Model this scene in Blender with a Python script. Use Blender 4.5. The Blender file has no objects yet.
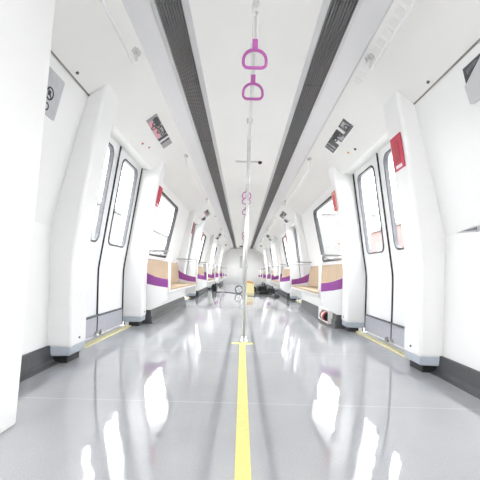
import bpy, bmesh, math, random
from mathutils import Vector, Matrix
random.seed(4)
C = bpy.context.scene.collection
S = bpy.context.scene
PI = math.pi

# ---------------- camera, world, light, exposure ----------------
cd = bpy.data.cameras.new('camera'); cam = bpy.data.objects.new('camera', cd); C.objects.link(cam)
S.camera = cam
cd.sensor_width = 36; cd.lens = 345/480*36; cd.clip_start = .02; cd.clip_end = 400
cam.location = (-.035, 0, .66)
cam.rotation_euler = (PI/2, math.radians(-1.5), 0)
# level camera with a rise: the vanishing point sits low in the frame
a = math.radians(1.5)
px_, py_ = 2.0, -33.0                      # where the optical axis meets the frame, from its centre
cd.shift_x = -px_/480; cd.shift_y = -py_/480
w = bpy.data.worlds.new('overcast'); S.world = w; w.use_nodes = True
bg = w.node_tree.nodes['Background']; bg.inputs[0].default_value = (.98, .99, 1, 1); bg.inputs[1].default_value = 4.6
BAND_GLOW = 0.05  # strength of the glow added to the grey ceiling bands
S.view_settings.view_transform = 'Standard'; S.view_settings.look = 'None'
S.view_settings.gamma = 1; S.view_settings.use_curve_mapping = False
S.view_settings.exposure = 1.55

# ---------------- materials ----------------
def mat(name, col, rough=.4, metal=0, spec=.5, coat=0, emit=0, noise=0, nscale=40, bump=0, bscale=60):
    m = bpy.data.materials.new(name); m.use_nodes = True
    nt = m.node_tree; b = nt.nodes['Principled BSDF']
    b.inputs['Base Color'].default_value = (*col, 1); b.inputs['Roughness'].default_value = rough
    b.inputs['Metallic'].default_value = metal; b.inputs['Specular IOR Level'].default_value = spec
    b.inputs['Coat Weight'].default_value = coat
    if emit:
        b.inputs['Emission Color'].default_value = (1, .985, .97, 1); b.inputs['Emission Strength'].default_value = emit
    tc = nt.nodes.new('ShaderNodeTexCoord')
    if noise:
        n = nt.nodes.new('ShaderNodeTexNoise'); n.inputs['Scale'].default_value = nscale; n.inputs['Detail'].default_value = 4
        nt.links.new(tc.outputs['Object'], n.inputs['Vector'])
        r = nt.nodes.new('ShaderNodeMapRange'); r.inputs['From Min'].default_value = .3; r.inputs['From Max'].default_value = .7
        r.inputs['To Min'].default_value = 1-noise; r.inputs['To Max'].default_value = 1+noise
        nt.links.new(n.outputs['Fac'], r.inputs['Value'])
        x = nt.nodes.new('ShaderNodeVectorMath'); x.operation = 'SCALE'; x.inputs[0].default_value = col
        nt.links.new(r.outputs['Result'], x.inputs['Scale']); nt.links.new(x.outputs[0], b.inputs['Base Color'])
    if bump:
        n = nt.nodes.new('ShaderNodeTexNoise'); n.inputs['Scale'].default_value = bscale; n.inputs['Detail'].default_value = 3
        nt.links.new(tc.outputs['Object'], n.inputs['Vector'])
        bp = nt.nodes.new('ShaderNodeBump'); bp.inputs['Strength'].default_value = bump; bp.inputs['Distance'].default_value = .01
        nt.links.new(n.outputs['Fac'], bp.inputs['Height']); nt.links.new(bp.outputs[0], b.inputs['Normal'])
    return m
WHITE = mat('white_panel', (.86, .855, .85), .32, noise=.012, nscale=3)
CEIL = mat('ceiling_white', (.82, .81, .785), .45, noise=.012, nscale=2)
DOORW = mat('door_white', (.84, .84, .85), .28, noise=.01, nscale=3)
GREYP = mat('pale_grey_panel', (.56, .555, .565), .35, noise=.03, nscale=6)
VENTM = mat('vent_white', (.77, .765, .75), .5, noise=.03)
KICKM = mat('blue_grey_plate', (.46, .50, .56), .35, noise=.05, nscale=20)
LGREY = mat('lilac_grey_plate', (.44, .445, .50), .35, noise=.05, nscale=20)
GRILLE = mat('grille_slat', (.19, .185, .19), .4, metal=.3, noise=.1, nscale=50)
GDARK = mat('grille_dark_backing', (.025, .025, .027), .6, noise=.1)  # near-black backing and cross bars of the ceiling grilles
RUBBER = mat('black_rubber', (.02, .02, .023), .5, noise=.2)
SEAL = mat('grey_rubber', (.07, .07, .08), .45, noise=.2)
SKIRT = mat('speckled_grey_skirting', (.075, .078, .083), .35, noise=.45, nscale=220)
SLATE = mat('slate_grey_panel', (.10, .11, .13), .4, noise=.2, nscale=30)
STEEL = mat('brushed_steel', (.72, .72, .73), .22, metal=.9, noise=.05)
WSTEEL = mat('satin_white_steel', (.80, .80, .79), .25, metal=.1, noise=.03)
POLEM = mat('satin_pole_steel', (.62, .62, .60), .3, metal=.45, noise=.04)
TAN = mat('tan_seat_fabric', (.54, .41, .28), .7, noise=.06, nscale=90, bump=.1, bscale=200)
PURPLE = mat('purple_band', (.29, .065, .30), .35, noise=.05)
HANDLE = mat('purple_plastic', (.40, .085, .33), .35, noise=.05)
RAILM = mat('grey_rail_steel', (.34, .34, .35), .3, metal=.4, noise=.05)
GAPM = mat('joint_grey', (.24, .22, .21), .5, noise=.1)
STRAP = mat('white_strap', (.74, .74, .72), .5, noise=.05)
YEL = mat('yellow_tape', (.90, .83, .30), .45, noise=.05, nscale=30)
SILLM = mat('brass_yellow_sill', (.72, .66, .36), .4, noise=.12, nscale=60)
SILLG = mat('sill_metal', (.42, .43, .44), .35, metal=.5, noise=.15, nscale=60)
RED = mat('red_sticker', (.55, .035, .08), .4, noise=.05)
SALMON = mat('faded_red_sticker', (.62, .25, .20), .4, noise=.1)
REDP = mat('extinguisher_red', (.55, .04, .02), .3, noise=.05)
BLACK = mat('matte_black', (.015, .015, .016), .5, noise=.2)
SCR = mat('dark_screen', (.09, .09, .095), .25, noise=.1)
SCRG = mat('grey_print', (.33, .32, .33), .35, noise=.1)
SCRP = mat('pink_print', (.66, .30, .36), .35, noise=.1)
SCRW = mat('white_print', (.8, .8, .8), .35, noise=.02)
SIGNG = mat('grey_sign', (.52, .52, .545), .35, noise=.06, nscale=30)
YBOX = mat('pale_yellow_plastic', (.85, .76, .40), .5, noise=.08)
ORNG = mat('orange_plastic', (.75, .38, .12), .5, noise=.08)
GLOWBAND = mat('glowing_grey_panel', (.54, .535, .55), .5, emit=BAND_GLOW, noise=.01)
PINKW = mat('pink_render', (.14, .068, .062), .8, noise=.06, nscale=.6)
CREAMW = mat('cream_render', (.105, .103, .10), .8, noise=.05, nscale=.5)
SHADE = mat('building_window', (.075, .08, .085), .3, noise=.2)
GROUND = mat('pale_concrete_ground', (.30, .30, .30), .9, noise=.1, nscale=.8)

# floor: glossy light grey vinyl with welded sheet seams and small flecks
def floor_mat():
    m = mat('glossy_grey_vinyl', (.47, .478, .50), .05, spec=.5)
    nt = m.node_tree; b = nt.nodes['Principled BSDF']; b.inputs['IOR'].default_value = 2.5; L = nt.links.new
    tc = nt.nodes.new('ShaderNodeTexCoord')
    n = nt.nodes.new('ShaderNodeTexNoise'); n.inputs['Scale'].default_value = 160; n.inputs['Detail'].default_value = 5
    L(tc.outputs['Object'], n.inputs['Vector'])
    n2 = nt.nodes.new('ShaderNodeTexNoise'); n2.inputs['Scale'].default_value = 1.6; n2.inputs['Detail'].default_value = 4
    L(tc.outputs['Object'], n2.inputs['Vector'])
    ad = nt.nodes.new('ShaderNodeMath'); ad.operation = 'ADD'; L(n.outputs['Fac'], ad.inputs[0]); L(n2.outputs['Fac'], ad.inputs[1])
    r = nt.nodes.new('ShaderNodeMapRange'); r.inputs['From Min'].default_value = .6; r.inputs['From Max'].default_value = 1.4
    r.inputs['To Min'].default_value = .86; r.inputs['To Max'].default_value = 1.12; L(ad.outputs[0], r.inputs['Value'])
    sc = nt.nodes.new('ShaderNodeVectorMath'); sc.operation = 'SCALE'; sc.inputs[0].default_value = (.47, .478, .50)
    L(r.outputs['Result'], sc.inputs['Scale'])
    # sheet seams across the car every 1.15 m
    sx = nt.nodes.new('ShaderNodeSeparateXYZ'); L(tc.outputs['Object'], sx.inputs[0])
    md = nt.nodes.new('ShaderNodeMath'); md.operation = 'PINGPONG'; md.inputs[1].default_value = .575
    sh = nt.nodes.new('ShaderNodeMath'); sh.operation = 'ADD'; sh.inputs[1].default_value = 2.85; L(sx.outputs['Y'], sh.inputs[0]); L(sh.outputs[0], md.inputs[0])
    lt = nt.nodes.new('ShaderNodeMath'); lt.operation = 'LESS_THAN'; lt.inputs[1].default_value = .003; L(md.outputs[0], lt.inputs[0])
    mx = nt.nodes.new('ShaderNodeMix'); mx.data_type = 'RGBA'; L(lt.outputs[0], mx.inputs['Factor']); L(sc.outputs[0], mx.inputs['A'])
    mx.inputs['B'].default_value = (.6, .6, .62, 1); L(mx.outputs['Result'], b.inputs['Base Color'])
    n3 = nt.nodes.new('ShaderNodeTexNoise'); n3.inputs['Scale'].default_value = 9; n3.inputs['Detail'].default_value = 2
    L(tc.outputs['Object'], n3.inputs['Vector'])
    bp = nt.nodes.new('ShaderNodeBump'); bp.inputs['Strength'].default_value = .07; bp.inputs['Distance'].default_value = .012
    L(n3.outputs['Fac'], bp.inputs['Height']); L(bp.outputs[0], b.inputs['Normal'])
    return m
FLOOR = floor_mat()
def glass(name, tint=(.97, .98, .98)):
    m = bpy.data.materials.new(name); m.use_nodes = True; nt = m.node_tree; nt.nodes.clear()
    o = nt.nodes.new('ShaderNodeOutputMaterial'); t = nt.nodes.new('ShaderNodeBsdfTransparent'); t.inputs[0].default_value = (*tint, 1)
    g = nt.nodes.new('ShaderNodeBsdfGlossy'); g.inputs['Roughness'].default_value = .02
    x = nt.nodes.new('ShaderNodeMixShader'); x.inputs[0].default_value = .03
    nt.links.new(t.outputs[0], x.inputs[1]); nt.links.new(g.outputs[0], x.inputs[2])
    nt.links.new(x.outputs[0], o.inputs[0]); return m
GLASS = glass('window_glass'); SGLASS = glass('screen_glass', (.99, .985, .99))

# ---------------- helpers ----------------
def obj(name, bm, m, parent=None, smooth=False, bevel=0, solid=0, off=0):
    bmesh.ops.recalc_face_normals(bm, faces=bm.faces[:]) if not solid else None
    me = bpy.data.meshes.new(name); bm.to_mesh(me); bm.free(); me.materials.append(m)
    o = bpy.data.objects.new(name, me); C.objects.link(o)
    if smooth:
        for p in me.polygons: p.use_smooth = True
    if solid:
        md = o.modifiers.new('thickness', 'SOLIDIFY'); md.thickness = solid; md.offset = off
    if bevel:
        md = o.modifiers.new('bevel', 'BEVEL'); md.width = bevel; md.segments = 3; md.limit_method = 'ANGLE'; md.angle_limit = .6
    if parent is not None: o.parent = parent
    return o
def tag(o, label=None, cat=None, group=None, kind=None):
    if label: o['label'] = label
    if cat: o['category'] = cat
    if group: o['group'] = group
    if kind: o['kind'] = kind
    return o
def thing(name, loc, label=None, cat=None, group=None, kind=None, rz=0):
    o = bpy.data.objects.new(name, None); C.objects.link(o); o.location = loc; o.rotation_euler = (0, 0, rz); o.empty_display_size = .1
    return tag(o, label, cat, group, kind)
def dup(root, loc, label=None, cat=None, group=None, rz=None):
    def cp(o, par):
        c = o.copy(); C.objects.link(c)
        if par is not None: c.parent = par
        for ch in [x for x in bpy.data.objects if x.parent == o]: cp(ch, c)
        return c
    r = cp(root, None); r.location = loc
    if rz is not None: r.rotation_euler = (0, 0, rz)
    tag(r, label, cat, group); return r
def box(bm, x0, x1, y0, y1, z0, z1):
    v = [bm.verts.new((x, y, z)) for x in (x0, x1) for y in (y0, y1) for z in (z0, z1)]
    for f in ((0, 1, 3, 2), (4, 6, 7, 5), (0, 4, 5, 1), (2, 3, 7, 6), (0, 2, 6, 4), (1, 5, 7, 3)): bm.faces.new([v[i] for i in f])
    return v
def prism(bm, prof, y0, y1):                     # prof: (x,z) outline extruded along the car
    a_ = [bm.verts.new((x, y0, z)) for x, z in prof]; b_ = [bm.verts.new((x, y1, z)) for x, z in prof]
    bm.faces.new(a_); bm.faces.new(b_[::-1]); n = len(prof)
    for i in range(n): bm.faces.new((a_[i], b_[i], b_[(i+1) % n], a_[(i+1) % n]))
def tube(bm, pts, r, n=12, closed=False):
    pts = [Vector(p) for p in pts]; N = len(pts); rings = []; up = None
    for i, p in enumerate(pts):
        if closed: t = (pts[(i+1) % N]-pts[i-1])
        else: t = pts[min(i+1, N-1)]-pts[max(i-1, 0)]
        t.normalize()
        if up is None: up = t.orthogonal().normalized()
        up = (up-t*up.dot(t)).normalized(); s = t.cross(up)
        rr = r[i] if isinstance(r, (list, tuple)) else r
        rings.append([bm.verts.new(p+(up*math.cos(2*PI*k/n)+s*math.sin(2*PI*k/n))*rr) for k in range(n)])
    for i in range(N if closed else N-1):
        A, B = rings[i], rings[(i+1) % N]
        for k in range(n): bm.faces.new((A[k], A[(k+1) % n], B[(k+1) % n], B[k]))
    if not closed: bm.faces.new(rings[0][::-1]); bm.faces.new(rings[-1])
def rr(s0, s1, t0, t1, r, k=6):                  # rounded rectangle, 4*(k+1) points
    out = []
    for cx, cy, a0 in ((s1-r, t1-r, 0), (s0+r, t1-r, 90), (s0+r, t0+r, 180), (s1-r, t0+r, 270)):
        for i in range(k+1):
            q = math.radians(a0+90*i/k); out.append((cx+r*math.cos(q), cy+r*math.sin(q)))
    return out
def ring(bm, outer, inner, P, d0, d1):           # frame between two outlines; P(s,t,d) -> point
    n = len(outer); V = [[bm.verts.new(P(s, t, d)) for s, t in L] for L, d in ((outer, d0), (inner, d0), (inner, d1), (outer, d1))]
    for i in range(n):
        j = (i+1) % n
        for q in range(4): A, B = V[q], V[(q+1) % 4]; bm.faces.new((A[i], A[j], B[j], B[i]))
def slab(bm, outline, P, d0, d1):
    A = [bm.verts.new(P(s, t, d0)) for s, t in outline]; B = [bm.verts.new(P(s, t, d1)) for s, t in outline]; n = len(A)
    bm.faces.new(A); bm.faces.new(B[::-1])
    for i in range(n): bm.faces.new((A[i], B[i], B[(i+1) % n], A[(i+1) % n]))
def plane(side, x0, z0, x1, z1, y0=0):           # leaning wall plane; s along the car, t up the slope, d towards the aisle
    u = Vector((side*(x1-x0), 0, z1-z0)); Ln = u.length; u.normalize(); nrm = Vector((-side*u.z, 0, side*u.x)) if side > 0 else Vector((u.z, 0, -u.x))
    if nrm.x*side > 0: nrm = -nrm
    o = Vector((side*x0, y0, z0))
    f = lambda s, t, d=0: o+Vector((0, s, 0))+u*t+nrm*d
    f.L = Ln; return f
def tt(x0, z0, x1, z1, z): return (z-z0)/(z1-z0)*math.hypot(x1-x0, z1-z0)

PITCH = 4.6; D0 = 2.62; DW = 1.43; KS = (0, 1, 2, 3); YEND = 20.95; YNEAR = -2.15
LW = dict(x0=1.36, z0=.80, x1=1.125, z1=1.85)    # upper wall lean

# ---------------- floor, ceiling ----------------
bm = bmesh.new(); box(bm, -1.5, 1.5, YNEAR, YEND+.1, -.05, 0); tag(obj('floor', bm, FLOOR), kind='structure')
bm = bmesh.new(); box(bm, -.365, .365, YNEAR, YEND, 2.14, 2.18)
for sd in (-1, 1):
    prism(bm, [(sd*x, z) for x, z in ((.73, 2.14), (1.125, 1.85), (1.5, 1.86), (1.5, 1.93), (1.16, 1.92), (.75, 2.19))], YNEAR, YEND)
    box(bm, min(sd*.36, sd*1.5), max(sd*.36, sd*1.5), YNEAR, YEND, 2.20, 2.23)
tag(obj('ceiling', bm, CEIL), kind='structure')
n = 0
for sd in (-1, 1):
    n += 1
    bm = bmesh.new(); prism(bm, [(sd*x, z) for x, z in ((.365, 2.138), (.402, 2.128), (.402, 2.20), (.365, 2.20))], YNEAR, YEND)
    prism(bm, [(sd*x, z) for x, z in ((.55, 2.128), (.575, 2.132), (.575, 2.2), (.55, 2.2))], YNEAR, YEND)
    tag(obj('trim_%d' % n, bm, GREYP), kind='structure')
    side = 'left' if sd < 0 else 'right'
    g = thing('ceiling_grille', (sd*.476, 0, 2.13), 'dark grey slatted air grille running the length of the ceiling, %s of the two' % side, 'air grille', 'long ceiling grilles')
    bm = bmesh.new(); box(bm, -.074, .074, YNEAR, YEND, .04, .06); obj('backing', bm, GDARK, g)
    bm = bmesh.new()
    for k in range(9):
        x = -.07+k*.0172; wd = .0095
        prism(bm, [(x, 0), (x+wd, 0), (x+wd, .026), (x, .026)], YNEAR, YEND)
    obj('slat', bm, GRILLE, g)
    for q in range(17):
        y = .3+q*1.2
        bm = bmesh.new(); box(bm, -.074, .074, y, y+.012, .012, .03); obj('cross_bar', bm, GDARK, g)
    lp = thing('ceiling_glow_band', (sd*.655, 0, 2.14), 'long flat grey panel band with added faint glow beside the %s ceiling grille' % side, 'ceiling band', 'long ceiling bands with added glow')  # plain grey band, no lamp; its faint glow is added
    y = YNEAR; 
    bm = bmesh.new(); box(bm, -.078, .073, YNEAR, YEND, -.004, .01); obj('glow_panel', bm, GLOWBAND, lp)
    bm = bmesh.new(); box(bm, .073, .079, YNEAR, YEND, -.010, .01); obj('edge_trim', bm, GREYP, lp)

# ---------------- walls ----------------
def skirt_prof(sd): return [(sd*x, z) for x, z in ((1.36, .125), (1.345, .125), (1.335, .03), (1.32, .012), (1.29, .003), (1.29, 0), (1.36, 0))]
wn = 0
for sd in (-1, 1):
    side = 'left' if sd < 0 else 'right'
    bm = bmesh.new()
    # near wall
    y1 = D0-.245+.02
    k0 = dict(x0=1.36, z0=.95, x1=1.125, z1=1.85)
    prism(bm, [(sd*x, z) for x, z in ((1.36, .12), (1.36, .95), (1.125, 1.85), (1.165, 1.86), (1.40, .96), (1.40, .12))], -.55, y1)
    prism(bm, [(sd*x, z) for x, z in ((1.36, .0), (1.36, 1.86), (1.45, 1.86), (1.45, .0))], YNEAR, -1.98)  # unseen doorway behind the camera left without leaves so daylight floods in
    UP = plane(sd, **LW)
    for k in KS:
        a0 = D0+PITCH*k+DW+.02; b0 = min(D0+PITCH*(k+1)-.02, YEND)
        wy0 = D0+PITCH*k+1.93; wy1 = wy0+1.32
        prism(bm, [(sd*1.36, .0), (sd*1.36, .80), (sd*1.40, .80), (sd*1.40, .0)], a0, b0)
        t0, t1 = UP.L*.085, UP.L*.885
        ring(bm, rr(a0, b0, 0, UP.L, .0005), rr(wy0, wy1, t0, t1, .09), UP, 0, -.04)
    tag(obj('wall_'+side, bm, WHITE), kind='structure')
    bm = bmesh.new(); prism(bm, skirt_prof(sd), -.55, D0-.03)
    o = tag(obj('baseboard_'+side, bm, SKIRT), kind='structure')
    for k in KS:
        wn += 1
        wy0 = D0+PITCH*k+1.93; wy1 = wy0+1.32; t0, t1 = UP.L*.085, UP.L*.885
        e = thing('window_%d' % wn, (0, 0, 0), kind='structure')
        bm = bmesh.new(); ring(bm, rr(wy0-.012, wy1+.012, t0-.012, t1+.012, .10), rr(wy0+.022, wy1-.022, t0+.022, t1-.022, .07), UP, .010, -.045)
        obj('window_frame', bm, RUBBER, e)
        bm = bmesh.new(); slab(bm, rr(wy0+.01, wy1-.01, t0+.01, t1-.01, .08), UP, -.022, -.026); obj('window_pane', bm, GLASS, e)
bm = bmesh.new()
prism(bm, [(-1.45, 0), (-1.45, 2.2), (-.36, 2.2), (-.36, 0)], YEND, YEND+.08); prism(bm, [(1.45, 0), (1.45, 2.2), (.36, 2.2), (.36, 0)], YEND, YEND+.08)
prism(bm, [(-.36, 1.95), (-.36, 2.2), (.36, 2.2), (.36, 1.95)], YEND, YEND+.08)
tag(obj('wall_far', bm, WHITE), kind='structure')
bm = bmesh.new(); box(bm, -1.45, 1.45, YNEAR-.06, YNEAR, 0, 2.2); tag(obj('wall_near', bm, WHITE), kind='structure')
dr = thing('door_9', (0, YEND+.03, 0), kind='structure')
bm = bmesh.new(); slab(bm, rr(-.36, .36, 0.0, 1.95, .0005), lambda s, t, d: Vector((s, d, t)), 0, .04); obj('door_panel', bm, DOORW, dr)
bm = bmesh.new(); slab(bm, rr(-.19, .19, .95, 1.70, .05), lambda s, t, d: Vector((s, d, t)), -.006, 0); obj('inset_panel', bm, GREYP, dr)
bm = bmesh.new(); tube(bm, [(.30, -.03, .9), (.30, -.03, 1.15)], .012); obj('door_handle', bm, STEEL, dr)

# ---------------- doors ----------------
LOW = [(1.43, .018), (1.43, .30), (1.43, .60), (1.428, .66), (1.421, .72)]
DU = dict(x0=1.421, z0=.72, x1=1.24, z1=1.87)
dn = 0
for sd in (-1, 1):
    DP = plane(sd, **DU)
    for k in KS:
        dn += 1; y0 = D0+PITCH*k; ym = y0+DW/2
        e = thing('door_%d' % dn, (sd*1.43, ym, 0), kind='structure')
        def put(name, bm, m, par=e, **kw):
            o = obj(name, bm, m, None, **kw); o.parent = par
            o.matrix_parent_inverse = Matrix.Translation(-Vector((sd*1.43, ym, 0))); return o
        def sub(o_par, name, bm, m, **kw):
            o = obj(name, bm, m, None, **kw); o.parent = o_par; return o
        for q in (0, 1):
            s0, s1 = (y0+.002, ym-.006) if q == 0 else (ym+.006, y0+DW-.012)
            bm = bmesh.new()
            prism(bm, [(sd*x, z) for x, z in LOW]+[(sd*(x+.03), z) for x, z in LOW[::-1]], s0, s1)
            wi = (s0+.14, s1-.10, tt(z=.92, **DU), tt(z=1.78, **DU)) if q == 0 else (s0+.10, s1-.13, tt(z=.92, **DU), tt(z=1.78, **DU))
            if q == 0: wi = (s0+.12, s1-.125, wi[2], wi[3])
            else: wi = (s0+.125, s1-.11, wi[2], wi[3])
            ring(bm, rr(s0, s1, 0, DP.L, .0005), rr(*wi, .07), DP, 0, -.03)
            leaf = put('door_leaf', bm, DOORW)
            bm = bmesh.new(); ring(bm, rr(wi[0]-.014, wi[1]+.014, wi[2]-.014, wi[3]+.014, .08), rr(wi[0]+.004, wi[1]-.004, wi[2]+.004, wi[3]-.004, .066), DP, .007, -.03)
            sub(leaf, 'gasket', bm, SEAL)
            bm = bmesh.new(); slab(bm, rr(wi[0], wi[1], wi[2], wi[3], .07), DP, -.012, -.016); sub(leaf, 'window_pane', bm, GLASS)
            bm = bmesh.new(); box(bm, sd*1.4245-.0045, sd*1.4245+.0045, s0+.008, s1-.008, .03, .20); sub(leaf, 'kick_plate', bm, LGREY)
            bm = bmesh.new(); box(bm, sd*1.417-.007, sd*1.417+.007, s0+.01, s1-.01, .205, .222); sub(leaf, 'kick_plate_bead', bm, SLATE)
            gy = s1-.07 if q == 0 else s0+.03
            bm = bmesh.new(); box(bm, sd*1.405-.014, sd*1.405+.014, gy, gy+.045, .018, .05); box(bm, sd*1.405-.014, sd*1.405+.014, gy+.012, gy+.03, .05, .07)
            sub(leaf, 'guide_shoe', bm, STEEL, bevel=.003)
        for ys, wd, mm in ((ym, .013, RUBBER), (y0+DW-.006, .010, RUBBER)):
            bm = bmesh.new()
            pr = LOW+[(1.24, 1.87)]
            prism(bm, [(sd*(x-.012), z) for x, z in pr]+[(sd*(x+.035), z) for x, z in pr[::-1]], ys-wd/2, ys+wd/2)
            put('rubber_seal', bm, mm)
        bm = bmesh.new(); prism(bm, [(sd*x, z) for x, z in ((1.225, 1.866), (1.3, 1.87), (1.3, 1.884), (1.225, 1.878))], y0, y0+DW); put('top_seal', bm, RUBBER)
        bm = bmesh.new(); prism(bm, [(sd*x, z) for x, z in ((1.375, 0), (1.375, .010), (1.47, .010), (1.47, 0))], y0-.02, y0+DW+.02); put('sill', bm, SILLG)
        bm = bmesh.new(); prism(bm, [(sd*x, z) for x, z in ((1.325, 0), (1.328, .010), (1.376, .012), (1.376, 0))], y0-.15, y0+DW+.02); put('sill_nosing', bm, SILLM)

# ---------------- door pillars ----------------
tn = 2
PIL = [(1.20, .11), (1.20, .70), (1.175, .92), (1.07, 1.58), (.985, 1.985), (1.16, 1.93), (1.47, 1.93), (1.47, .11)]
KP = [(1.205, .115), (1.21, .054), (1.30, .05), (1.43, .05), (1.43, .115)]
for sd in (-1, 1):
    for k in KS:
        for ya, yb in ((D0+PITCH*k-.245, D0+PITCH*k-.005), (D0+PITCH*k+DW+.002, D0+PITCH*k+1.632)):
            tn += 1
            bm = bmesh.new(); prism(bm, [(sd*x, z) for x, z in PIL], ya, yb)
            p = tag(obj('trim_%d' % tn, bm, WHITE, bevel=.022), kind='structure')
            bm = bmesh.new(); prism(bm, [(sd*x, z) for x, z in KP], ya+.004, yb-.004); obj('kick_plate', bm, KICKM, p, bevel=.012)
            bm = bmesh.new(); box(bm, min(sd*1.24, sd*1.42), max(sd*1.24, sd*1.42), ya+.03, yb-.03, .0, .055); obj('underside_shade', bm, BLACK, p)  # black block stands in for the shade under the pillar
            bm = bmesh.new(); tube(bm, [(sd*1.203, (ya+yb)/2, .165), (sd*1.194, (ya+yb)/2, .165)], .008); obj('screw', bm, SLATE, p)

# ---------------- benches ----------------
def bench(sd):
    b = thing('bench_seat', (0, 0, 0))
    L = 2.50
    bm = bmesh.new(); prism(bm, [(sd*x, z) for x, z in ((1.16, .17), (1.13, .30), (1.10, .385), (1.355, .385), (1.355, .17))], 0, L); obj('base_panel', bm, WHITE, b, bevel=.01)
    bm = bmesh.new(); prism(bm, [(sd*x, z) for x, z in ((1.155, .17), (1.15, .10), (1.138, .095), (1.14, .02), (1.125, .0), (1.355, 0), (1.355, .17))], 0, L); obj('base_skirting', bm, SKIRT, b)
    bm = bmesh.new()
    pr = [(.925, .415), (.93, .39), (.96, .375), (1.13, .372), (1.30, .37), (1.35, .40), (1.352, .83), (1.335, .84), (1.325, .82), (1.30, .45), (1.27, .41), (1.10, .405), (.96, .418)]
    prism(bm, [(sd*x, z) for x, z in pr], 0, L); obj('seat_shell', bm, WHITE, b, bevel=.006)
    for i in range(5):
        y0 = .015+i*.495; y1 = y0+.485
        bm = bmesh.new()
        prism(bm, [(sd*x, z) for x, z in ((.935, .425), (.945, .448), (1.0, .452), (1.12, .44), (1.25, .438), (1.29, .45), (1.29, .415), (1.1, .41), (.95, .418))], y0, y1)
        obj('seat_pad', bm, TAN, b, bevel=.008)
        bm = bmesh.new()
        prism(bm, [(sd*x, z) for x, z in ((1.262, .455), (1.275, .60), (1.29, .74), (1.30, .81), (1.318, .825), (1.325, .80), (1.305, .45))], y0, y1)
        obj('back_pad', bm, TAN, b, bevel=.008)
    for y in (0.002, L-.012):
        bm = bmesh.new(); prism(bm, [(sd*x, z) for x, z in ((1.30, .64), (1.315, .83), (1.35, .83), (1.35, .64))], y-.004, y+.010); obj('end_cap', bm, BLACK, b)
    return b
def screen(sd):
    s = thing('draught_screen', (0, 0, 0))
    P = lambda x, z, d: Vector((sd*x, d, z))
    bm = bmesh.new(); slab(bm, [(.945, .30), (1.14, .18), (1.355, .17), (1.355, .56), (1.24, .505), (1.10, .475), (.945, .455)], P, -.014, .014); obj('lower_panel', bm, WHITE, s, bevel=.004)
    low = [(.945, .447), (1.02, .453), (1.10, .462), (1.18, .478), (1.24, .497), (1.30, .525)]
    top = [(1.30, .69), (1.24, .65), (1.18, .617), (1.10, .585), (1.02, .567), (.945, .558)]
    bm = bmesh.new(); slab(bm, low+top, P, -.008, .008); obj('purple_band', bm, PURPLE, s)
    bm = bmesh.new(); slab(bm, top[::-1]+[(1.30, .885), (.945, .885)], P, -.003, .003); obj('glass_pane', bm, SGLASS, s)
    bm = bmesh.new(); tube(bm, [(sd*.93, 0, .38), (sd*.93, 0, .905)], .017); obj('post', bm, WHITE, s, smooth=True)
    bm = bmesh.new(); tube(bm, [(sd*.93, 0, .905), (sd*1.33, 0, .905)], .011); obj('top_rail', bm, RAILM, s, smooth=True)
    bm = bmesh.new(); tube(bm, [(sd*.99, .05, .86), (sd*1.30, .05, .875)], .008); tube(bm, [(sd*.99, .05, .86), (sd*.99, 0, .86)], .008); tube(bm, [(sd*1.30, .05, .875), (sd*1.30, 0, .875)], .008)
    obj('arm_rail', bm, POLEM, s, smooth=True)
    return s
def side_rail(sd):
    r = thing('side_handrail', (0, 0, 0))
    L = 2.5
    bm = bmesh.new(); tube(bm, [(sd*.77, 0, 2.11), (sd*.76, .02, 2.02), (sd*.76, .07, 1.985), (sd*.76, L-.07, 1.985), (sd*.76, L-.02, 2.02), (sd*.77, L, 2.11)], .010); obj('rail', bm, WHITE, r, smooth=True)
    for y in (0, L):
        bm = bmesh.new(); tube(bm, [(sd*.775, y, 2.085), (sd*.765, y, 2.11)], [.03, .03], 14); obj('flange', bm, STEEL, r)
    return r
def where(k): return ['nearest', 'second', 'third', 'farthest'][k]
for sd in (-1, 1):
    side = 'left' if sd < 0 else 'right'
    B = bench(sd); SC = screen(sd); R_ = side_rail(sd)
    for k in KS:
        y = D0+PITCH*k+1.645
        b = B if k == 0 else dup(B, (0, 0, 0))
        b.location = (0, y+.02, 0); tag(b, '%s tan padded bench seat on a white shell along the %s wall' % (where(k), side), 'bench', 'bench seats along the walls')
        for j, yy in enumerate((y, y+2.545)):
            s = SC if (k == 0 and j == 0) else dup(SC, (0, 0, 0))
            s.location = (0, yy, 0)
            tag(s, '%s-end screen with purple band on the %s bench of the %s side' % ('near' if j == 0 else 'far', where(k), side), 'screen', 'purple banded bench end screens')
        r = R_ if k == 0 else dup(R_, (0, 0, 0))
        r.location = (0, y+.02, 0); tag(r, 'slim ceiling handrail above the %s bench on the %s side' % (where(k), side), 'handrail', 'ceiling handrails over the benches')
    r = dup(R_, (0, 0, 0)); r.location = (0, D0-PITCH+1.75, 0); tag(r, 'slim ceiling handrail over the bare wall closest to the viewer, %s side' % side, 'handrail', 'ceiling handrails over the benches')

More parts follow.
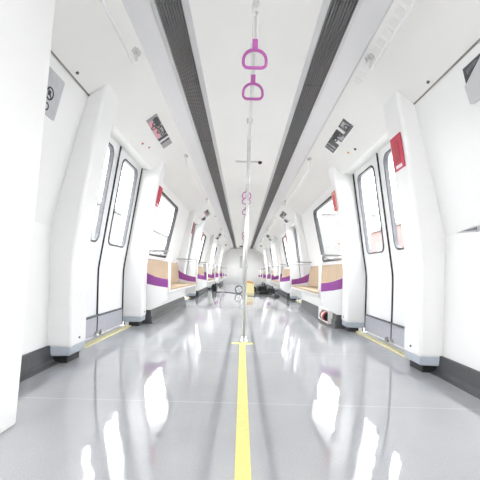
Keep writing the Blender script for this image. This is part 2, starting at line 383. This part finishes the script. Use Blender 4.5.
# ---------------- centre rail, poles, handles ----------------
rl = thing('centre_handrail', (0, 0, 1.95), 'long slim steel handrail along the middle of the ceiling', 'handrail')
bm = bmesh.new(); tube(bm, [(0, YNEAR+.3, 0), (0, YEND-.3, 0)], .013); obj('rail', bm, POLEM, rl, smooth=True)
bm = None
for y in (.6, 5.2, 7.2, 9.8, 12.0, 14.4, 16.8, 19):
    bm = bmesh.new(); tube(bm, [(0, y, .01), (0, y, .19)], .010, 10); obj('hanger', bm, POLEM, rl, smooth=True)
def pole():
    p = thing('grab_pole', (0, 0, 0))
    bm = bmesh.new(); tube(bm, [(0, 0, .02), (0, 0, 2.14)], .0145, 20); obj('tube', bm, POLEM, p, smooth=True)
    bm = bmesh.new(); tube(bm, [(0, 0, 0), (0, 0, .012), (0, 0, .03), (0, 0, .05)], [.05, .048, .03, .024], 24); obj('floor_flange', bm, STEEL, p, smooth=True)
    bm = bmesh.new(); tube(bm, [(0, 0, 2.14), (0, 0, 2.125), (0, 0, 2.10)], [.03, .028, .02], 24); obj('ceiling_flange', bm, STEEL, p, smooth=True)
    bm = bmesh.new(); tube(bm, [(0, 0, 1.52), (0, 0, 1.54), (0, 0, 1.97), (0, 0, 1.99)], [.0145, .0185, .0185, .0145], 20); obj('sleeve', bm, POLEM, p, smooth=True)
    return p
P0 = pole(); P0.location = (0, 3.32, 0); tag(P0, 'steel grab pole standing at the crossbar of yellow floor tape, nearest of the poles', 'pole', 'grab poles down the middle')
for k, y in enumerate((7.93, 12.53, 17.1)):
    dup(P0, (0, y, 0), 'steel grab pole in the middle of the car, %s behind the nearest one' % ('first', 'second', 'third')[k], 'pole', 'grab poles down the middle')
def handle():
    h = thing('strap_handle', (0, 0, 0))
    pts = [(.030, 0, -.290), (-.030, 0, -.290), (-.044, 0, -.287), (-.053, 0, -.278), (-.056, 0, -.265)]
    pts += [(-.056*math.cos(PI*i/14), 0, -.258+.056*math.sin(PI*i/14)**.9) for i in range(1, 14)]
    pts += [(.056, 0, -.265), (.053, 0, -.278), (.044, 0, -.287)]
    bm = bmesh.new(); tube(bm, pts, .0076, 10, closed=True); obj('grip', bm, HANDLE, h, smooth=True)
    bm = bmesh.new()
    for x in (-.012, .008): box(bm, x, x+.005, -.009, .009, -.165, .0)
    obj('strap', bm, STRAP, h)
    bm = bmesh.new(); box(bm, -.013, .013, -.012, .012, -.20, -.155); obj('clip', bm, HANDLE, h, bevel=.003)
    bm = bmesh.new(); tube(bm, [(0, -.02, .0), (0, .02, .0)], .021, 16); obj('rail_sleeve', bm, STRAP, h, smooth=True)
    return h
H0 = handle(); H0.location = (0, 1.98, 1.95); tag(H0, 'purple triangular strap handle, lower of the two large ones at the top', 'handle', 'purple strap handles')
hy = [(1.68, 'purple triangular strap handle, upper of the two large ones at the top'), (4.62, 'small purple strap handle just past the first pole, topmost of the small ones'),
      (5.0, 'small purple strap handle just past the first pole, second from top of the small ones'), (5.9, 'small purple strap handle lowest of the three just past the first pole')]
for y, lb in hy: dup(H0, (0, y, 1.95), lb, 'handle', 'purple strap handles')
for y in (9.2, 10.2, 13.8, 14.8): dup(H0, (0, y, 1.95), 'tiny purple strap handle far down the middle handrail', 'handle', 'distant purple strap handles')
bm = bmesh.new(); box(bm, -.16, .15, 4.55, 4.60, 2.132, 2.14); o = tag(obj('ceiling_access_strip', bm, GREYP), 'thin pale crosswise strip on the ceiling behind the pole', 'ceiling strip')
bm = bmesh.new(); tube(bm, [(.165, 4.575, 2.14), (.165, 4.575, 2.118), (.165, 4.575, 2.11)], [.028, .024, .012], 16); tag(obj('ceiling_sensor', bm, BLACK, smooth=True), 'small round black sensor on the ceiling right of the pole', 'sensor')
for x in (-.10, .04):
    bm = bmesh.new(); tube(bm, [(x, 18.9, 2.14), (x, 18.9, 2.10), (x, 18.9, 2.085)], [.11, .10, .07], 16); tag(obj('ceiling_sensor', bm, BLACK, smooth=True), 'small black ceiling sensor at the far end, %s of the pair' % ('left' if x < 0 else 'right'), 'sensor')

# ---------------- yellow tape ----------------
bm = bmesh.new(); box(bm, -.042, .012, YNEAR+.2, 3.199, .0004, .0022)
tag(obj('floor_tape', bm, YEL), 'long yellow tape stripe on the floor leading to the pole', 'tape')
bm = bmesh.new(); box(bm, -.115, .085, 3.20, 3.27, .0002, .0022); tag(obj('floor_tape', bm, YEL), 'short crosswise piece of yellow tape at the foot of the pole', 'tape')

# ---------------- ceiling cove: maps, lamps, locks, cameras ----------------
CV = dict(x0=1.125, z0=1.85, x1=.73, z1=2.14)
for sd in (-1, 1):
    side = 'left' if sd < 0 else 'right'; CP = plane(sd, **CV)
    for k in KS:
        yc = D0+PITCH*k+.80; e = thing('route_map', (0, 0, 0), ('dark printed route map panel above the %s door on the %s side' % (where(k), side)) if sd > 0 else 'pink and grey route map panel above the %s door on the left side' % where(k), 'map panel', 'map panels above the doors')
        Q = plane(sd, **CV, y0=yc); tc0, tc1 = CP.L*.50, CP.L*.735; wdt = tc1-tc0
        bm = bmesh.new(); slab(bm, [(-.34, tc0), (.34, tc0), (.34, tc1), (-.34, tc1)], Q, 0, .006); obj('panel', bm, SCR if sd > 0 else SCRG, e)
        def R(a0, a1, b0, b1, m, nm, d=.0075):
            bm = bmesh.new(); slab(bm, [(a0, tc0+wdt*b0), (a1, tc0+wdt*b0), (a1, tc0+wdt*b1), (a0, tc0+wdt*b1)], Q, .006, d); obj(nm, bm, m, e)
        def blob(cy, cb, r, m, nm, inner=.55):
            n_ = 16; o1 = [(cy+r*math.cos(2*PI*i/n_), tc0+wdt*cb+r*.8*math.sin(2*PI*i/n_)) for i in range(n_)]
            i1 = [(cy+r*inner*math.cos(2*PI*i/n_), tc0+wdt*cb+r*.8*inner*math.sin(2*PI*i/n_)) for i in range(n_)]
            bm = bmesh.new(); ring(bm, o1, i1, Q, .006, .0088); obj(nm, bm, m, e)
        if sd > 0:
            R(-.18, -.13, .25, 1.0, SCRW, 'printed_stripe'); R(.03, .10, .0, .6, SCRW, 'printed_stripe'); R(.20, .23, .1, .95, SCRG, 'printed_stripe'); R(.27, .30, .1, .95, SCRG, 'printed_stripe')
            R(-.31, -.22, .35, .9, SCRG, 'printed_stripe'); R(-.10, 0, .05, .55, SCRG, 'printed_stripe')
            blob(-.26, .4, .04, BLACK, 'printed_ring'); blob(-.08, .62, .045, BLACK, 'printed_ring'); blob(.06, .62, .04, BLACK, 'printed_ring')
        else:
            R(-.30, .06, .04, .40, SCRP, 'printed_stripe'); R(.14, .165, 0, 1, SCRW, 'printed_stripe'); R(-.30, -.16, .5, .95, SCR, 'printed_stripe'); R(.08, .12, .0, 1, SCR, 'printed_stripe'); R(.19, .21, .05, .95, SCR, 'printed_stripe')
            for cy, cb in ((-.22, .45), (-.13, .62), (-.05, .45), (.03, .66), (-.17, .22), (-.28, .7)): blob(cy, cb, .034, BLACK, 'printed_ring', .6)
            R(-.12, .05, .86, .96, SCR, 'printed_stripe')
        for dy, m, c in ((-.03, BLACK if sd > 0 else SALMON, 'dark' if sd > 0 else 'red'), (.12, ORNG if sd > 0 else SCRP, 'orange' if sd > 0 else 'pale pink')):
            q = CP(yc+dy, CP.L*(.20 if dy < 0 else .26), 0); q2 = CP(yc+dy, CP.L*(.20 if dy < 0 else .26), .008)
            bm = bmesh.new(); tube(bm, [q, q2], .012, 12); tag(obj('door_indicator', bm, m), 'small %s door indicator beside the %s %s map panel' % (c, where(k), side), 'indicator', 'door indicators')
    for y, f in ((2.14, .09), (2.60, .16)):
        q = CP(y, CP.L*f, 0); q2 = CP(y, CP.L*f, .006)
        bm = bmesh.new(); tube(bm, [q, q2], .010, 12); tag(obj('panel_lock', bm, SLATE), 'small dark round lock on the %s sloping ceiling panel, %s one' % (side, 'nearer' if y < 2.3 else 'farther'), 'lock')
    for k, y in enumerate((8.2, 12.8)):
        q = CP(y, CP.L*.33, 0); e = thing('camera_dome', q, 'small dark dome camera on the %s sloping ceiling panel, %s one' % (side, ('nearer', 'farther')[k]), 'camera')
        nn = (CP(0, 0, 1)-CP(0, 0, 0))
        bm = bmesh.new(); tube(bm, [nn*0, nn*.02], [.075, .07], 18); obj('mount', bm, GREYP, e)
        bm = bmesh.new(); tube(bm, [nn*.02, nn*.04, nn*.055, nn*.063], [.055, .05, .034, .012], 18); obj('dome', bm, SLATE, e, smooth=True)
    bm = bmesh.new(); prism(bm, [(sd*x, z) for x, z in ((1.126, 1.852), (1.120, 1.847), (1.113, 1.855), (1.12, 1.862))], YNEAR, D0-.245); tn += 1
    tag(obj('trim_%d' % tn, bm, GAPM), kind='structure')
    # perforated vent near the viewer
    if sd < 0: continue
    v = thing('ceiling_vent', (0, 0, 0), 'pale perforated vent strip on the right sloping ceiling near the viewer', 'vent')
    for i in range(10):
        bm = bmesh.new(); y = 1.75+i*.085; slab(bm, rr(y, y+.06, CP.L*.80, CP.L*.92, .01), CP, 0, .003); obj('louvre', bm, VENTM, v)

# ---------------- wall stickers and fittings ----------------
PU = dict(x0=1.175, z0=.92, x1=1.07, z1=1.58); 
def sticker(sd, ya, m, lb, mm2):
    PL = plane(sd, **PU); t1 = tt(z=1.68, **PU); t0 = tt(z=1.44, **PU)
    e = thing('door_sticker', (0, 0, 0), lb, 'sticker', 'emergency stickers on the door pillars')
    Q = plane(sd, **PU, y0=ya)
    Pq = lambda s, t, d: Q(s, t, d+.0 + max(0, t-Q.L)*.06)
    bm = bmesh.new(); slab(bm, rr(0, .16, t0, t1, .008), Pq, 0, .006); obj('backing', bm, m, e)
    bm = bmesh.new(); slab(bm, rr(.045, .115, t0+.05, t1-.04, .008), Pq, .006, .010); obj('handle_cover', bm, mm2, e)
    bm = bmesh.new(); slab(bm, rr(.035, .125, t0+.012, t0+.035, .004), Pq, .006, .008); obj('printed_bar', bm, SCRW if m is RED else RED, e)
DRED = mat('dark_red_plastic', (.45, .02, .04), .3, noise=.05)
sticker(1, D0-.205, RED, 'red emergency sticker on the nearest white door pillar, right side', DRED)
sticker(1, D0+DW+.07, SALMON, 'faded brownish red sticker on the pillar just past the right door', RED)
sticker(-1, D0+DW+.07, RED, 'red emergency sticker on the pillar just past the left door', DRED)
sticker(1, D0+DW+PITCH+.07, SALMON, 'small faded red sticker on the pillar past the second right door', RED)
sticker(-1, D0+DW+PITCH+.07, DRED, 'small dark red sticker on the pillar past the second left door', BLACK)
sticker(-1, D0+PITCH-.205, DRED, 'small dark red sticker on the pillar before the second left door', BLACK)
# left prohibition sign
NW = dict(x0=1.36, z0=.95, x1=1.125, z1=1.85)
Q = plane(-1, **NW); ts0, ts1 = tt(z=1.55, **NW), tt(z=1.785, **NW)
e = thing('wall_sign', (0, 0, 0), 'grey sign with black round prohibition icon high on the left wall', 'sign')
bm = bmesh.new(); slab(bm, rr(1.72, 2.09, ts0, ts1, .01), Q, 0, .006); obj('plate', bm, SIGNG, e)
cy, ct = 1.985, tt(z=1.665, **NW)
cir = lambda r, cy=cy, ct=ct, n_=24: [(cy+r*math.cos(2*PI*i/n_), ct+r*math.sin(2*PI*i/n_)) for i in range(n_)]
bm = bmesh.new(); ring(bm, cir(.037), cir(.028), Q, .006, .0075)
slab(bm, [(cy-.026, ct+.018), (cy-.020, ct+.024), (cy+.026, ct-.018), (cy+.020, ct-.024)], Q, .006, .0074); obj('prohibition_ring', bm, BLACK, e)
bm = bmesh.new(); slab(bm, rr(cy-.018, cy+.010, ct-.012, ct+.016, .005), Q, .006, .0070); obj('pictogram', bm, BLACK, e)
ct2 = tt(z=1.592, **NW)
bm = bmesh.new(); ring(bm, cir(.023, cy, ct2), cir(.015, cy, ct2), Q, .006, .0075); obj('pictogram', bm, BLACK, e)
# right dark display
Q = plane(1, **NW)
e = thing('wall_display', (0, 0, 0), 'dark angular display in a pale housing at the top right edge', 'display')
a1, a2, a3 = tt(z=1.705, **NW), tt(z=1.795, **NW), tt(z=1.60, **NW)
bm = bmesh.new(); slab(bm, [(1.865, a1), (1.865, a2), (1.45, a2), (1.70, a2-.01)], Q, 0, .012); obj('screen', bm, SCR, e)
bm = bmesh.new(); slab(bm, [(1.845, a2-.022), (1.84, a2-.045), (1.74, a2-.02), (1.77, a2-.008)], Q, .012, .014); obj('printed_field', bm, SLATE, e)
bm = bmesh.new(); slab(bm, [(1.85, a3), (1.86, a1-.004), (1.70, a2-.015), (1.45, a2-.015), (1.45, a3)], Q, 0, .03); obj('housing', bm, GREYP, e, bevel=.006)
# right folded latch on the wall crease
e = thing('wall_latch', (1.36, 2.05, .955), 'small grey recessed latch on the crease of the right wall', 'latch')
bm = bmesh.new(); slab(bm, [(.18, 0), (-.02, -.014), (-.04, .02), (.0, .022)], lambda s, t, d: Vector((-d, s, t)), 0, .022); obj('housing', bm, SIGNG, e, bevel=.003)
bm = bmesh.new(); slab(bm, [(.12, .002), (-.02, -.008), (-.025, .012)], lambda s, t, d: Vector((-d, s, t)), .022, .026); obj('slot', bm, SLATE, e)
# near-left cabinet
e = thing('end_cabinet', (-1.1, 1.2, 0), 'tall plain white cabinet filling the left edge', 'cabinet')
bm = bmesh.new(); prism(bm, [(x+1.1, z) for x, z in ((-1.355, .13), (-1.355, .94), (-1.13, 1.84), (-.825, 2.06), (-.86, 1.53), (-.92, .66), (-.965, .0), (-1.28, .0))], -.55, .25)
obj('body', bm, WHITE, e, bevel=.012)
bm = bmesh.new(); slab(bm, [(x, z) for x, z in rr(-.45, .15, .12, 1.4, .02)], lambda s, t, d: Vector((-.965+1.1+.069*t+d+.0, s, t)), .0, .006); obj('door', bm, WHITE, e)

# extinguisher under the first right bench
e = thing('extinguisher_box', (1.135, 4.78, .04), 'white open box low under the nearest right bench', 'box')
bm = bmesh.new(); box(bm, -.04, .02, -.30, .26, -.012, .0); box(bm, -.04, .02, -.30, .26, .15, .162); box(bm, -.04, .02, -.305, -.29, -.012, .162); box(bm, -.04, .02, .05, .26, .0, .15)
obj('housing', bm, WHITE, e, bevel=.003)
e = thing('fire_extinguisher', (1.10, 4.52, .115), 'red and black fire extinguisher in the white box under the right bench', 'fire extinguisher')
bm = bmesh.new(); tube(bm, [(0, .0, 0), (0, .015, 0), (0, .20, 0), (0, .235, 0), (0, .26, 0)], [.05, .062, .062, .05, .02], 24); obj('cylinder', bm, REDP, e, smooth=True)
bm = bmesh.new(); tube(bm, [(0, -.012, 0), (0, .004, 0)], [.045, .055], 24); obj('base_cap', bm, BLACK, e)
bm = bmesh.new(); tube(bm, [(0, .26, 0), (0, .29, 0)], .018); box(bm, -.01, .01, .27, .31, 0, .05); obj('valve', bm, BLACK, e)
bm = bmesh.new(); tube(bm, [(0, .05, 0), (0, .11, 0)], .0635, 24); obj('label_band', bm, SCRW, e)
bm = bmesh.new(); tube(bm, [(0, .15, 0), (0, .165, 0)], .066, 24); obj('strap', bm, BLACK, e)

# ---------------- clutter at the far end ----------------
def bag(x, y, w_, d, h, lb, m=BLACK, rz=0):
    e = thing('tool_bag', (x, y, 0), lb, 'bag', 'black tool bags on the floor', rz=rz)
    bm = bmesh.new(); prism(bm, [(-w_/2, 0), (w_/2, 0), (w_/2*.95, h*.7), (w_*.3, h), (-w_*.3, h), (-w_/2*.95, h*.7)], -d/2, d/2); obj('body', bm, m, e, bevel=.02)
    bm = bmesh.new(); tube(bm, [(-w_*.2, 0, h*.95), (-w_*.15, 0, h*1.25), (w_*.15, 0, h*1.25), (w_*.2, 0, h*.95)], .012, 8); obj('handle', bm, m, e)
bag(.33, 12.2, .30, .25, .22, 'black tool bag on the floor just right of the yellow case')
bag(.68, 12.6, .36, .3, .20, 'black tool bag in the middle of the row on the right floor', rz=.3)
bag(1.0, 12.0, .30, .3, .16, 'black tool bag of the row closest to the right bench', rz=-.2)
bag(.62, 10.9, .34, .22, .10, 'flat black tool bag lying in front of the row', rz=.5)
bag(.95, 9.9, .20, .14, .06, 'tiny dark bag lying nearer on the right floor', SLATE, .4)
bag(-.98, 12.0, .16, .18, .26, 'upright black tool bag on the floor beside the left bench', rz=.1)
e = thing('yellow_case', (.22, 11.6, 0), 'pale yellow case with orange lid standing behind the pole foot', 'case')
bm = bmesh.new(); prism(bm, [(-.16, 0), (.17, 0), (.15, .30), (-.13, .34)], -.12, .12); obj('body', bm, YBOX, e, bevel=.01)
bm = bmesh.new(); prism(bm, [(-.12, .34), (.14, .31), (.12, .37), (-.06, .41)], -.11, .11); obj('lid', bm, ORNG, e, bevel=.01)
e = thing('cable_reel', (-.12, 10.9, .0), 'dark round cable reel on the floor left of the pole', 'reel')
bm = bmesh.new(); tube(bm, [(.115*math.cos(i*PI/12), 0, .135+.115*math.sin(i*PI/12)) for i in range(24)], .018, 8, closed=True); obj('rim', bm, SLATE, e, smooth=True)
bm = bmesh.new(); tube(bm, [(0, -.05, .135), (0, .05, .135)], .035, 14); obj('hub', bm, GREYP, e)
bm = bmesh.new()
for i in range(4): tube(bm, [(0, 0, .135), (.11*math.cos(i*PI/2+.4), 0, .135+.11*math.sin(i*PI/2+.4))], .007, 6)
obj('spoke', bm, SLATE, e)
bm = bmesh.new(); box(bm, -.08, .08, -.06, .06, 0, .02); obj('base', bm, SLATE, e)
bm = bmesh.new(); tube(bm, [(-.95, 11.5, .012), (-.6, 11.6, .012), (-.35, 11.3, .012), (-.15, 10.9, .012)], .011, 8); tag(obj('floor_cable', bm, SLATE, smooth=True), 'dark cable lying across the floor to the reel', 'cable')
bm = bmesh.new(); tube(bm, [(.15, 9.9, .008), (.5, 9.7, .008), (.85, 10.2, .008), (1.0, 11.0, .008)], .008, 8); tag(obj('floor_cable', bm, SLATE, smooth=True), 'thin dark cable on the right floor near the bags', 'cable')

# ---------------- outside ----------------
bm = bmesh.new(); box(bm, -160, 160, -60, 260, -1.3, -1.2); tag(obj('ground', bm, GROUND), kind='structure')
def building(x, y, w_, d, h, m, lb, rows, cols):
    e = thing('building', (x, y, -1.2), lb, 'building')
    bm = bmesh.new(); box(bm, -w_/2, w_/2, -d/2, d/2, 0, h); obj('wall', bm, m, e)
    bm = bmesh.new(); box(bm, -w_/2-.3, w_/2+.3, -d/2-.3, d/2+.3, h, h+.5); obj('roof', bm, CREAMW, e)
    sx = -1 if x > 0 else 1
    for r in range(rows):
        for c in range(cols):
            yy = -d/2+(c+.5)*d/cols; zz = 2.2+r*(h-2.5)/rows
            bm = bmesh.new(); box(bm, sx*w_/2-.08, sx*w_/2+.08, yy-1.1, yy+1.1, zz, zz+1.9); obj('window', bm, SHADE, e)
            c2 = bmesh.new(); box(c2, -w_/2+(c+.5)*w_/cols-1.1, -w_/2+(c+.5)*w_/cols+1.1, -d/2-.08, -d/2+.08, zz, zz+1.9); obj('window', c2, SHADE, e)
building(36, 130, 20, 20, 23, CREAMW, 'pale apartment block seen through the right window', 5, 4)
building(30, 66, 10, 50, 10.2, PINKW, 'pink building seen at the bottom of the right door windows', 2, 8)
building(-33, 85, 16, 60, 13, CREAMW, 'pale building seen low through the left windows', 3, 10)
